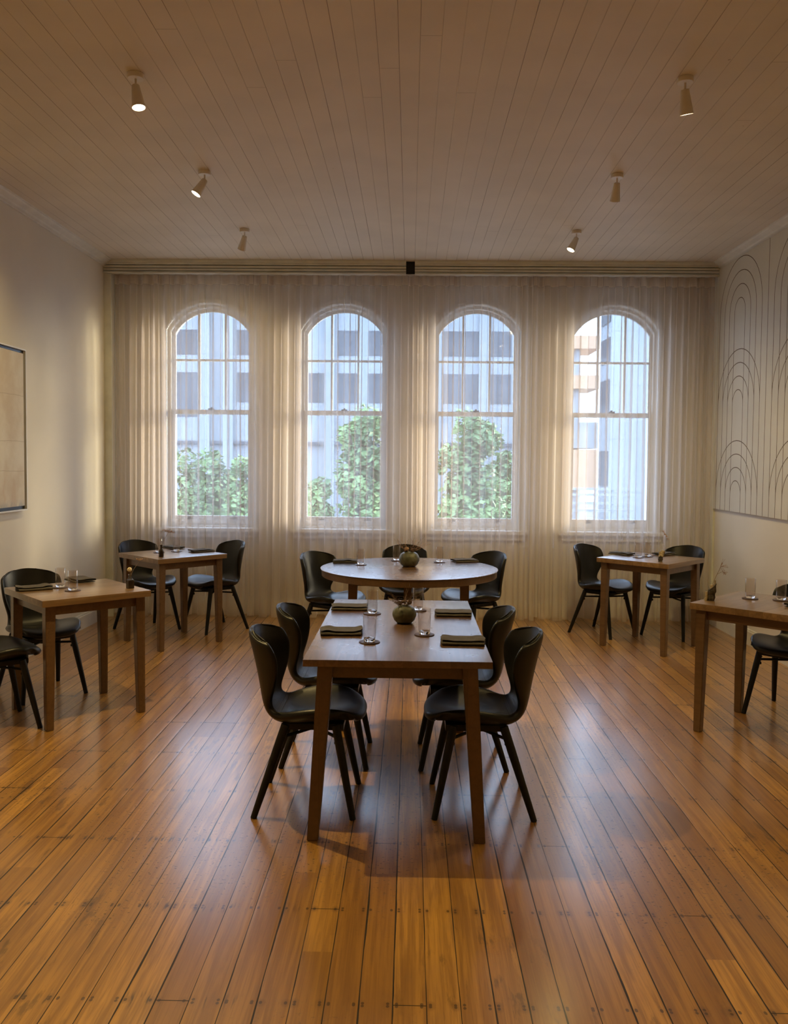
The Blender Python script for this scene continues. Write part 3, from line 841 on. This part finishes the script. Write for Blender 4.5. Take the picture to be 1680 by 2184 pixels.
napkin(-2.130, 5.420, -45, .190, .120, 'folded brown napkin on the near left table, behind the tumblers', 8)
napkin(-2.100, 7.470, -42, .190, .115, 'folded brown napkin on the far left table, behind the dark bottle', 9)
napkin(-1.790, 7.230, 38, .190, .115, 'folded brown napkin on the far left table, nearest its right-hand chair', 10)
napkin(1.850, 7.380, -48, .190, .115, 'folded brown napkin on the far right table, nearest its left-hand chair', 11)
napkin(2.220, 7.400, 40, .190, .115, 'folded brown napkin on the far right table, behind the branch vase', 12)
napkin(2.215, 4.785, 42, .190, .115, 'folded brown napkin at the right edge of the view on the near right table', 13)

# vases and dried flowers
def sprig(bm, base, tip, rnd, r=.0009, n=5, spread=.02, leaf=True):
    base, tip = Vector(base), Vector(tip)
    pts = [base.lerp(tip, k/6)+Vector((rnd.uniform(-1, 1), rnd.uniform(-1, 1), rnd.uniform(-.6, .6)))*.004*(k > 0) for k in range(7)]
    tube(bm, pts, [r*(1.2-k*.12) for k in range(7)], 5)
    for k in range(n):
        a = pts[2+k % 5]; d = (tip-base).normalized()+Vector((rnd.uniform(-1, 1), rnd.uniform(-1, 1), rnd.uniform(-.5, 1)))*.8
        b = a+d.normalized()*spread*rnd.uniform(.5, 1.1); tube(bm, [a, a.lerp(b, .5)+Vector((0, 0, .002)), b], r*.6, 4)
        if leaf:
            for q in range(3):
                c = a.lerp(b, .4+.3*q); e = Vector((rnd.uniform(-1, 1), rnd.uniform(-1, 1), rnd.uniform(-1, 1)))*.006
                tube(bm, [c, c+e], [r*.9, r*.3], 4)
def puff(bm, c, r, rnd, n=14, petal=.5):
    c = Vector(c)
    for _ in range(n):
        d = Vector((rnd.gauss(0, 1), rnd.gauss(0, 1), rnd.gauss(0, 1))).normalized()
        t = bmesh.new(); bmesh.ops.create_icosphere(t, subdivisions=1, radius=r*petal)
        mtx = Matrix.Translation(c+d*r*.6) @ d.to_track_quat('Z', 'Y').to_matrix().to_4x4() @ Matrix.Diagonal((1, rnd.uniform(.5, 1), .45, 1))
        merge(bm, t, 0, mtx)
def green_vase(x, y, z, k, label, rnd, lbl2, big):
    t = thing('green_vase', label, 'vase', (x, y, z), 0)
    R, H = .0590*k, .088*k
    P = [(0, 0), (R*.52, 0), (R*.62, H*.02), (R*.86, H*.18), (R*.985, H*.40), (R, H*.52), (R*.97, H*.66), (R*.84, H*.84), (R*.58, H*.955), (R*.34, H*.995), (R*.27, H*1.01), (R*.22, H*.98), (R*.20, H*.8), (0, H*.78)]
    bm = bmesh.new(); lathe(bm, P, 40, wob=lambda a, zz: .012*math.sin(2*a+zz*40)+.006*math.sin(5*a)); obj('vase_body', bm, MT['glaze'], t)
    f = thing('dried_flowers', lbl2, 'dried flowers', (x, y, z+H*.8), 0)
    b1 = bmesh.new()
    for q in range(big):
        an = rnd.uniform(0, 2*PI); rr = rnd.uniform(.03, .10)*k
        sprig(b1, (rnd.uniform(-.006, .006), rnd.uniform(-.006, .006), 0), (rr*math.cos(an), rr*math.sin(an)*.8, rnd.uniform(.035, .10)*k), rnd, .0008, 7, .024)
    obj('sprigs', b1, MT['drygreen'], f)
    b2 = bmesh.new()
    for q in range(5):
        an = rnd.uniform(0, 2*PI); puff(b2, (.026*math.cos(an)*k, .02*math.sin(an), rnd.uniform(.026, .042)), .014*k, rnd, 10)
    obj('flower_heads', b2, MT['drygreen'], f)
    return f
rn = random.Random(3)
green_vase(-.021, 4.150, TOP, 1.0, 'round green speckled vase on the long table', rn, 'dried brown sprigs in the vase on the long table', 16)
f = green_vase(0.0, 6.375, TOP+.0012, 1.30, 'round green speckled vase on the round table', rn, 'taller dried pinkish sprigs in the vase on the round table', 14)
b3 = bmesh.new()
for (tx, tz) in ((.15, .075), (.12, .09), (-.09, .085), (-.05, .10), (.05, .105)):
    sprig(b3, (0, 0, .01), (tx, rn.uniform(-.02, .02), tz), rn, .0009, 12, .035)
puff(b3, (-.02, -.02, .045), .022, rn, 14)
obj('long_sprigs', b3, MT['drypink'], f)

# near left table: square little dark bottle with cream flower and an umbel
t = thing('bud_vase', 'small square dark bottle vase at the right corner of the near left table', 'vase', (-1.715, 5.150, TOP), .75)
bm = bmesh.new(); box(bm, -.019, .019, -.019, .019, 0, .052, .004); obj('vase_body', bm, MT['brownglass'], t)
bm = bmesh.new(); lathe(bm, [(.019, .050), (.017, .056), (.011, .064), (.009, .072), (.0095, .082), (.0115, .086), (.0085, .085), (.006, .07), (.0, .06)], 20); obj('neck', bm, glassy('smoky_glass', (.45, .42, .36), .05), t)
f = thing('dried_flowers', 'cream blossom and dried umbel in the bottle on the near left table', 'dried flowers', (-1.715, 5.150, TOP+.07), 0)
bm = bmesh.new(); tube(bm, [(0, 0, 0), (.004, 0, .02), (-.002, 0, .035)], .0014, 6); tube(bm, [(0, 0, .0), (.02, .005, .045), (.055, .01, .098)], .0010, 6); obj('stem', bm, MT['stem'], f)
bm = bmesh.new(); puff(bm, (-.003, 0, .045), .019, rn, 26, .42); obj('blossom', bm, MT['cream'], f)
bm = bmesh.new()
for k in range(14):
    an = 2*PI*k/14; tube(bm, [(.055, .01, .098), (.055+.018*math.cos(an), .01+.014*math.sin(an), .110)], .0007, 4)
    puff(bm, (.055+.019*math.cos(an), .01+.015*math.sin(an), .111), .0042, rn, 3)
obj('umbel', bm, MT['drypink'], f)

# far left table: dark bottle with one umbel
t = thing('bud_vase', 'small dark brown bottle at the front corner of the far left table', 'vase', (-2.018, 6.830, TOP), 0)
bm = bmesh.new(); lathe(bm, [(0, 0), (.018, 0), (.020, .003), (.020, .045), (.017, .055), (.009, .066), (.0085, .088), (.0105, .092), (.0105, .097), (.007, .097), (.006, .06), (0, .05)], 24); obj('vase_body', bm, MT['brownglass'], t)
f = thing('dried_flowers', 'single pinkish umbel in the bottle on the far left table', 'dried flowers', (-2.018, 6.830, TOP+.085), 0)
bm = bmesh.new(); tube(bm, [(0, 0, -.01), (.012, 0, .03), (.035, 0, .075), (.060, 0, .115)], .0013, 6); obj('stem', bm, MT['stem'], f)
bm = bmesh.new()
for k in range(16):
    an = 2*PI*k/16; r_ = .045 if k % 2 else .026; ex = (.060+r_*math.cos(an), r_*.8*math.sin(an), .128-.25*(.02 if k % 2 else .0)-.22*r_*math.cos(an))
    tube(bm, [(.060, 0, .115), ex], .0008, 4); puff(bm, ex, .008, rn, 4)
obj('umbel', bm, MT['drypink'], f)

# far right table: piece of broken wood as vase with a blossom twig
def log_vase(x, y, label, h, r, branch, seed, lean=.0):
    rnd = random.Random(seed); t = thing('bark_vase', label, 'vase', (x, y, TOP), 0)
    bm = bmesh.new(); pr = [(0, 0)]
    for k in range(9): pr.append((r*(1+.13*math.sin(k*1.7+seed)), h*k/8))
    pr += [(r*.8, h*1.02), (r*.5, h*.98), (0, h*.96)]
    lathe(bm, pr, 22, wob=lambda a, z: .08*math.sin(3*a+z*40)+.05*math.sin(7*a+seed))
    for v in bm.verts:
        v.co.z += (v.co.x*.9) if v.co.z > h*.85 else 0
        v.co.x += lean*v.co.z
    obj('vase_body', bm, MT['bark'], t)
    bm = bmesh.new()
    for (p, q, r1) in branch: tube(bm, [p, Vector(p).lerp(Vector(q), .5)+Vector((.003, 0, .002)), q], [r1, r1*.85, r1*.7], 10)
    obj('broken_branch', bm, MT['barklight'], t)
    return t
log_vase(2.036, 6.875, 'stubby broken branch vase at the front corner of the far right table', .058, .017, [((.003, 0, .045), (.022, 0, .093), .019), ((-.006, 0, .04), (-.008, 0, .085), .012)], 3)
f = thing('dried_flowers', 'curling twig with pale blossom on the far right table', 'dried flowers', (2.036, 6.875, TOP+.085), 0)
bm = bmesh.new(); tube(bm, [(.02, 0, -.01), (.034, 0, .03), (.020, 0, .065), (.014, 0, .10), (.02, 0, .13), (.034, 0, .145)], .0011, 6); obj('stem', bm, MT['stem'], f)
bm = bmesh.new()
for k in range(8):
    puff(bm, (.016+.006*k, rn.uniform(-.01, .01), .165-.009*k+rn.uniform(-.006, .006)), .010, rn, 4)
tube(bm, [(.034, 0, .145), (.0, 0, .172)], .001, 5)
obj('blossom', bm, MT['drypink'], f)
# near right table: bark vase with stem and seed head
log_vase(1.765, 4.955, 'dark bark stump vase at the left corner of the near right table', .082, .021, [((-.028, .002, .0), (-.026, 0, .052), .011), ((.004, 0, .06), (.002, 0, .092), .015), ((.018, 0, .075), (.022, 0, .118), .006)], 5, .08)
f = thing('dried_flowers', 'dry seed heads on a thin stem in the bark vase on the near right table', 'dried flowers', (1.768, 4.955, TOP+.08), 0)
bm = bmesh.new(); tube(bm, [(.0, 0, 0), (.018, 0, .05), (.042, 0, .10), (.058, 0, .145)], .0014, 6)
tube(bm, [(.03, 0, .075), (.06, 0, .09), (.078, 0, .08)], .001, 5); obj('stem', bm, MT['stem'], f)
bm = bmesh.new()
for k in range(34):
    a = Vector((.048, 0, .12)); an = rn.uniform(-1.9, 1.6); rr = rn.uniform(.02, .052)
    b = a+Vector((rr*math.cos(an)*.9+.004, rn.uniform(-.02, .02), rr*math.sin(an)))
    if k > 14: a = Vector((.07, 0, .085)); b = a+Vector((rn.uniform(-.012, .028), rn.uniform(-.015, .015), rn.uniform(-.018, .02)))
    tube(bm, [a, b], .0005, 4); puff(bm, b, .0030, rn, 2)
obj('seed_heads', bm, MT['drypink'], f)

# ------------------------------------------------------------------ ceiling spotlights (lamps carry their own light)
def spotlight(x, y, aim, label, lit=True, power=1.0, size=118, blend=.9):
    t = thing('ceiling_spotlight', label, 'spotlight', (x, y, CZ), 0, 'white ceiling spotlights')
    bm = bmesh.new(); lathe(bm, [(0, 0), (.038, 0), (.040, -.002), (.040, -.022), (.038, -.025), (0, -.025)], 36); obj('canopy', bm, MT['whitelamp'], t)
    bm = bmesh.new(); tube(bm, [(0, 0, -.02), (0, 0, -.060)], .0055, 12); lathe(bm, [(0, -.052), (.0075, -.055), (.0075, -.066), (0, -.070)], 12); obj('stem', bm, MT['whitelamp'], t)
    d = Vector(aim).normalized(); q = d.to_track_quat('-Z', 'Y').to_matrix().to_4x4(); q = Matrix.Translation((0, 0, -.062)) @ q
    bm = bmesh.new(); lathe(bm, [(0, .006), (.017, .006), (.0195, .003), (.033, -.104), (.034, -.110), (.0315, -.110), (.030, -.100), (.024, -.075), (0, -.074)], 36)
    bmesh.ops.transform(bm, matrix=q, verts=bm.verts); bmesh.ops.recalc_face_normals(bm, faces=bm.faces)
    head = obj('lamp_head', bm, MT['whitelamp'], t)
    bm = bmesh.new(); lathe(bm, [(0, -.1085), (.0312, -.1085), (.0305, -.103), (0, -.103)], 32); bmesh.ops.transform(bm, matrix=q, verts=bm.verts); obj('bulb', bm, MT['bulb'], head)
    l = bpy.data.lights.new('lamp_light', 'SPOT'); l.energy = SPOT_W*power; l.color = SPOT_COL; l.spot_size = math.radians(size); l.spot_blend = blend; l.shadow_soft_size = .012
    lo = bpy.data.objects.new('lamp_light', l); C.objects.link(lo); lo.parent = t
    lo.location = (q @ Vector((0, 0, -.120))); lo.rotation_euler = d.to_track_quat('-Z', 'Y').to_euler()
SP = [(-1.377, 4.253, (.17, -.10, -1), 'white ceiling spotlight, left row, nearest the camera, lens glowing'),
      (-1.378, 5.663, (-.56, -.22, -1), 'white ceiling spotlight, middle of the left row, tilted left and glowing'),
      (-1.388, 7.066, (-.38, .55, -1), 'white ceiling spotlight, left row, closest to the curtains, turned away'),
      (1.337, 4.292, (.20, .30, -1), 'white ceiling spotlight, right row, nearest the camera, thin glowing edge'),
      (1.345, 5.702, (.02, .60, -1), 'white ceiling spotlight, middle of the right row, lens hidden'),
      (1.347, 7.075, (-.50, -.14, -1), 'white ceiling spotlight, right row, closest to the curtains, glowing')]
for (x, y, a, lb), pw in zip(SP, (2.1, .6, .4, .9, 1.3, .32)): spotlight(x, y, a, lb, power=pw)
for i, (x, y, a, pw) in enumerate(((-1.37, 2.85, (-.3, -.4, -1), .3), (1.33, 2.88, (.4, -.4, -1), .45), (-1.37, 1.44, (-.3, 0, -1), .8), (1.33, 1.47, (.3, 0, -1), .8), (-1.37, -.8, (0, 0, -1), .8), (1.33, -.8, (0, 0, -1), .8))):  # unseen lamps continuing the rows, added to light the floor near the camera
    spotlight(x, y, a, 'added white ceiling spotlight out of view, %s the camera, %s row' % (('just ahead of', 'above', 'behind')[i//2], ('left', 'right')[i % 2]), power=pw)

# ------------------------------------------------------------------ outside
def facade_mat(name, col, var=.12):
    M = Mat(name)
    n = M.noise(M.vec(M.x*.5, M.y*.5, M.z*.06), 1.5, 5, .65); n2 = M.noise(scale=.9, detail=5)
    c = M.mix(n.ramp(.35, .7), tuple(v*(1-var*1.5) for v in col), col); c = M.mix(n2.ramp(.5, .8)*.3, c, tuple(v*.7 for v in col))
    zl = ((M.z/3.02).fract()).lt(.012); c = M.mix(zl*.45, c, tuple(v*.45 for v in col))
    M.set('Base Color', c).set('Roughness', .85); return M.m
MT['concrete'] = facade_mat('weathered_pale_concrete', (.33, .36, .385)); MT['brick'] = facade_mat('orange_render', (.62, .40, .26))
MT['darkwin'] = plain('dark_office_glass', (.06, .07, .085), .15, .2, .4)
MT['asphalt'] = plain('street_asphalt', (.16, .16, .165), .9, .15, .3)
FYB = 60.0
def wx(px, Y): return (px-877)/1806.*Y
def wz(py, Y): return CH-(py-990)/1806.*Y
bm = bmesh.new(); box(bm, -120, 120, 8.9, 160, -6.4, -6.2); struct(obj('ground', bm, MT['asphalt'], smooth=False))
b = thing('office_building', 'pale concrete office block with rows of dark windows across the street', 'building', (0, FYB, -6.2))
x0, x1 = wx(250, FYB), wx(1217, FYB)
bm = bmesh.new(); box(bm, x0, x1, 0, 12, 0, 26); obj('wall', bm, MT['concrete'], b, smooth=False)
cols = [(372, 421), (507, 545), (600, 640), (653, 702), (722, 767), (787, 830), (946, 984), (990, 1019), (1046, 1088), (1118, 1160), (300, 345)]
for (a, c) in cols:
    for (pa, pb) in ((595, 650), (716, 768), (806, 868)) if a not in (372, 300) else ((595, 668), (716, 768), (806, 900)):
        if a in (653,) and pa == 716: continue
        wb_ = bmesh.new(); box(wb_, wx(a, FYB), wx(c, FYB), -.05, .35, wz(pb, FYB)+6.2, wz(pa, FYB)+6.2)
        obj('window', wb_, MT['darkwin'], b, smooth=False)
bm = bmesh.new(); box(bm, x0, x1, -.35, 0, wz(958, FYB)+6.2, wz(952, FYB)+6.2); obj('ledge', bm, MT['darkwin'], b, smooth=False)
bm = bmesh.new()
for px in (440, 490, 705, 930, 1030): box(bm, wx(px, FYB)-.35, wx(px, FYB)+.35, -.5, 0, 0, 26)
obj('pilasters', bm, MT['concrete'], b, smooth=False)
Y2 = 48.0
b = thing('concrete_tower', 'plain pale concrete building at the right, seen through the last window', 'building', (0, Y2, -6.2))
bm = bmesh.new(); box(bm, wx(1300, Y2), wx(1440, Y2), 0, 2.9, 0, 30); obj('wall', bm, MT['concrete'], b, smooth=False)
for (pa, pb) in ((723, 775), (812, 885), (965, 1040), (640, 690)):
    wb_ = bmesh.new(); box(wb_, wx(1300, Y2)-.06, wx(1300, Y2)+.1, .35, 2.5, wz(pb, Y2)+6.2, wz(pa, Y2)+6.2); obj('window', wb_, MT['darkwin'], b, smooth=False)
Y3 = 90.0
b = thing('orange_building', 'distant building with orange bands between strips of sky in the last window', 'building', (0, Y3, -6.2))
for pa, pb in ((723, 750), (806, 834), (963, 1045)):
    bm = bmesh.new(); box(bm, wx(1200, Y3), wx(1275, Y3), 0, 6, wz(pb, Y3)+6.2, wz(pa, Y3)+6.2); obj('floor_band', bm, MT['brick'], b, smooth=False)
bm = bmesh.new(); box(bm, wx(1228, Y3), wx(1236, Y3), .5, 5.5, 0, wz(723, Y3)+6.2); obj('column', bm, MT['concrete'], b, smooth=False)
bm = bmesh.new(); box(bm, wx(1200, Y3), wx(1275, Y3), .2, 5.8, wz(960, Y3)+6.2, wz(905, Y3)+6.2); obj('parapet', bm, MT['concrete'], b, smooth=False)
Y4 = 30.0
b = thing('street_canopy', 'white railed canopy across the street, low in the last window', 'canopy', (0, Y4, -6.2))
bm = bmesh.new()
for py in (1046, 1058, 1076, 1092): box(bm, wx(1195, Y4), wx(1420, Y4), 0, .12, wz(py+3, Y4)+6.2, wz(py-2, Y4)+6.2)
for px in range(1200, 1420, 36): box(bm, wx(px, Y4)-.04, wx(px, Y4)+.04, .02, .1, 4.0, wz(1046, Y4)+6.2)
obj('railing', bm, MT['concrete'], b, smooth=False)
bm = bmesh.new(); box(bm, wx(1195, Y4), wx(1420, Y4), -.5, 6, 3.4, 3.8); obj('roof', bm, MT['concrete'], b, smooth=False)
bm = bmesh.new(); box(bm, wx(1195, Y4), wx(1200, Y4), 0, .3, 0, 3.4); box(bm, wx(1415, Y4), wx(1420, Y4), 0, .3, 0, 3.4); obj('posts', bm, MT['sash'], b, smooth=False)

def leafmat(name, a, b_):
    M = Mat(name); n = M.noise(scale=.9, detail=3); M.set('Base Color', M.mix(n.ramp(.35, .65), a, b_)).set('Roughness', .6)
    return M.m
MT['leaf'] = leafmat('street_tree_leaves', (.07, .13, .05), (.22, .33, .12)); MT['trunk'] = plain('tree_trunk_bark', (.10, .075, .055), .9, .2, 3)
def tree(px, Y, top_py, wpx, label, seed, nleaf=6000):
    rnd = random.Random(seed); X = wx(px, Y); zt = wz(top_py, Y)+6.2; rw = wpx/1806.*Y/2
    t = thing('street_tree', label, 'tree', (X, Y, -6.2), 0, 'leafy street trees outside')
    bm = bmesh.new(); tube(bm, [(0, 0, 0), (.1, 0, zt*.3), (-.1, .1, zt*.6), (0, 0, zt*.88)], [.22, .17, .12, .04], 9)
    for k in range(7):
        an = rnd.uniform(0, 2*PI); z = zt*rnd.uniform(.35, .75); tube(bm, [(0, 0, z), (rw*.6*math.cos(an), rw*.6*math.sin(an), z+zt*.15)], [.07, .02], 6)
    obj('trunk', bm, MT['trunk'], t)
    bm = bmesh.new(); zc = zt*.56; hz = zt*.47
    blobs = []
    for _ in range(70):
        d = Vector((rnd.gauss(0, 1), rnd.gauss(0, 1), rnd.gauss(0, 1))).normalized()*rnd.uniform(.35, .85)
        blobs.append((Vector((d.x*rw, d.y*rw*.8, zc+d.z*hz)), rnd.uniform(.20, .42)*min(rw, hz)*1.5))
    for _ in range(nleaf):
        c, r = rnd.choice(blobs); d = Vector((rnd.gauss(0, 1), rnd.gauss(0, 1), rnd.gauss(0, 1))).normalized()
        p = c+d*r*rnd.uniform(.7, 1.1); s = rnd.uniform(.08, .17)
        a = Vector((rnd.uniform(-1, 1), rnd.uniform(-1, 1), rnd.uniform(-.6, .6))).normalized(); bb = a.cross(d+Vector((.01, .02, .03))).normalized()
        vs = [bm.verts.new(p-a*s), bm.verts.new(p+bb*s*.5+d*s*.15), bm.verts.new(p+a*s), bm.verts.new(p-bb*s*.5+d*s*.15)]
        bm.faces.new(vs)
    obj('foliage', bm, MT['leaf'], t, smooth=False)
tree(455, 30, 955, 120, 'broad leafy street tree filling the bottom of the first window', 11, 8500)
tree(390, 27, 972, 90, 'lower leafy street tree at the left of the first window', 12)
tree(520, 28, 948, 85, 'leafy street tree right of centre in the first window', 13)
tree(770, 26, 850, 120, 'tall bright green street tree in the second window', 14, 11000)
tree(672, 24, 985, 80, 'low green street tree at the left of the second window', 15)
tree(1000, 26, 862, 130, 'tall street tree in the left half of the third window', 16, 11000)
tree(1075, 31, 925, 70, 'smaller street tree in the right half of the third window', 17)
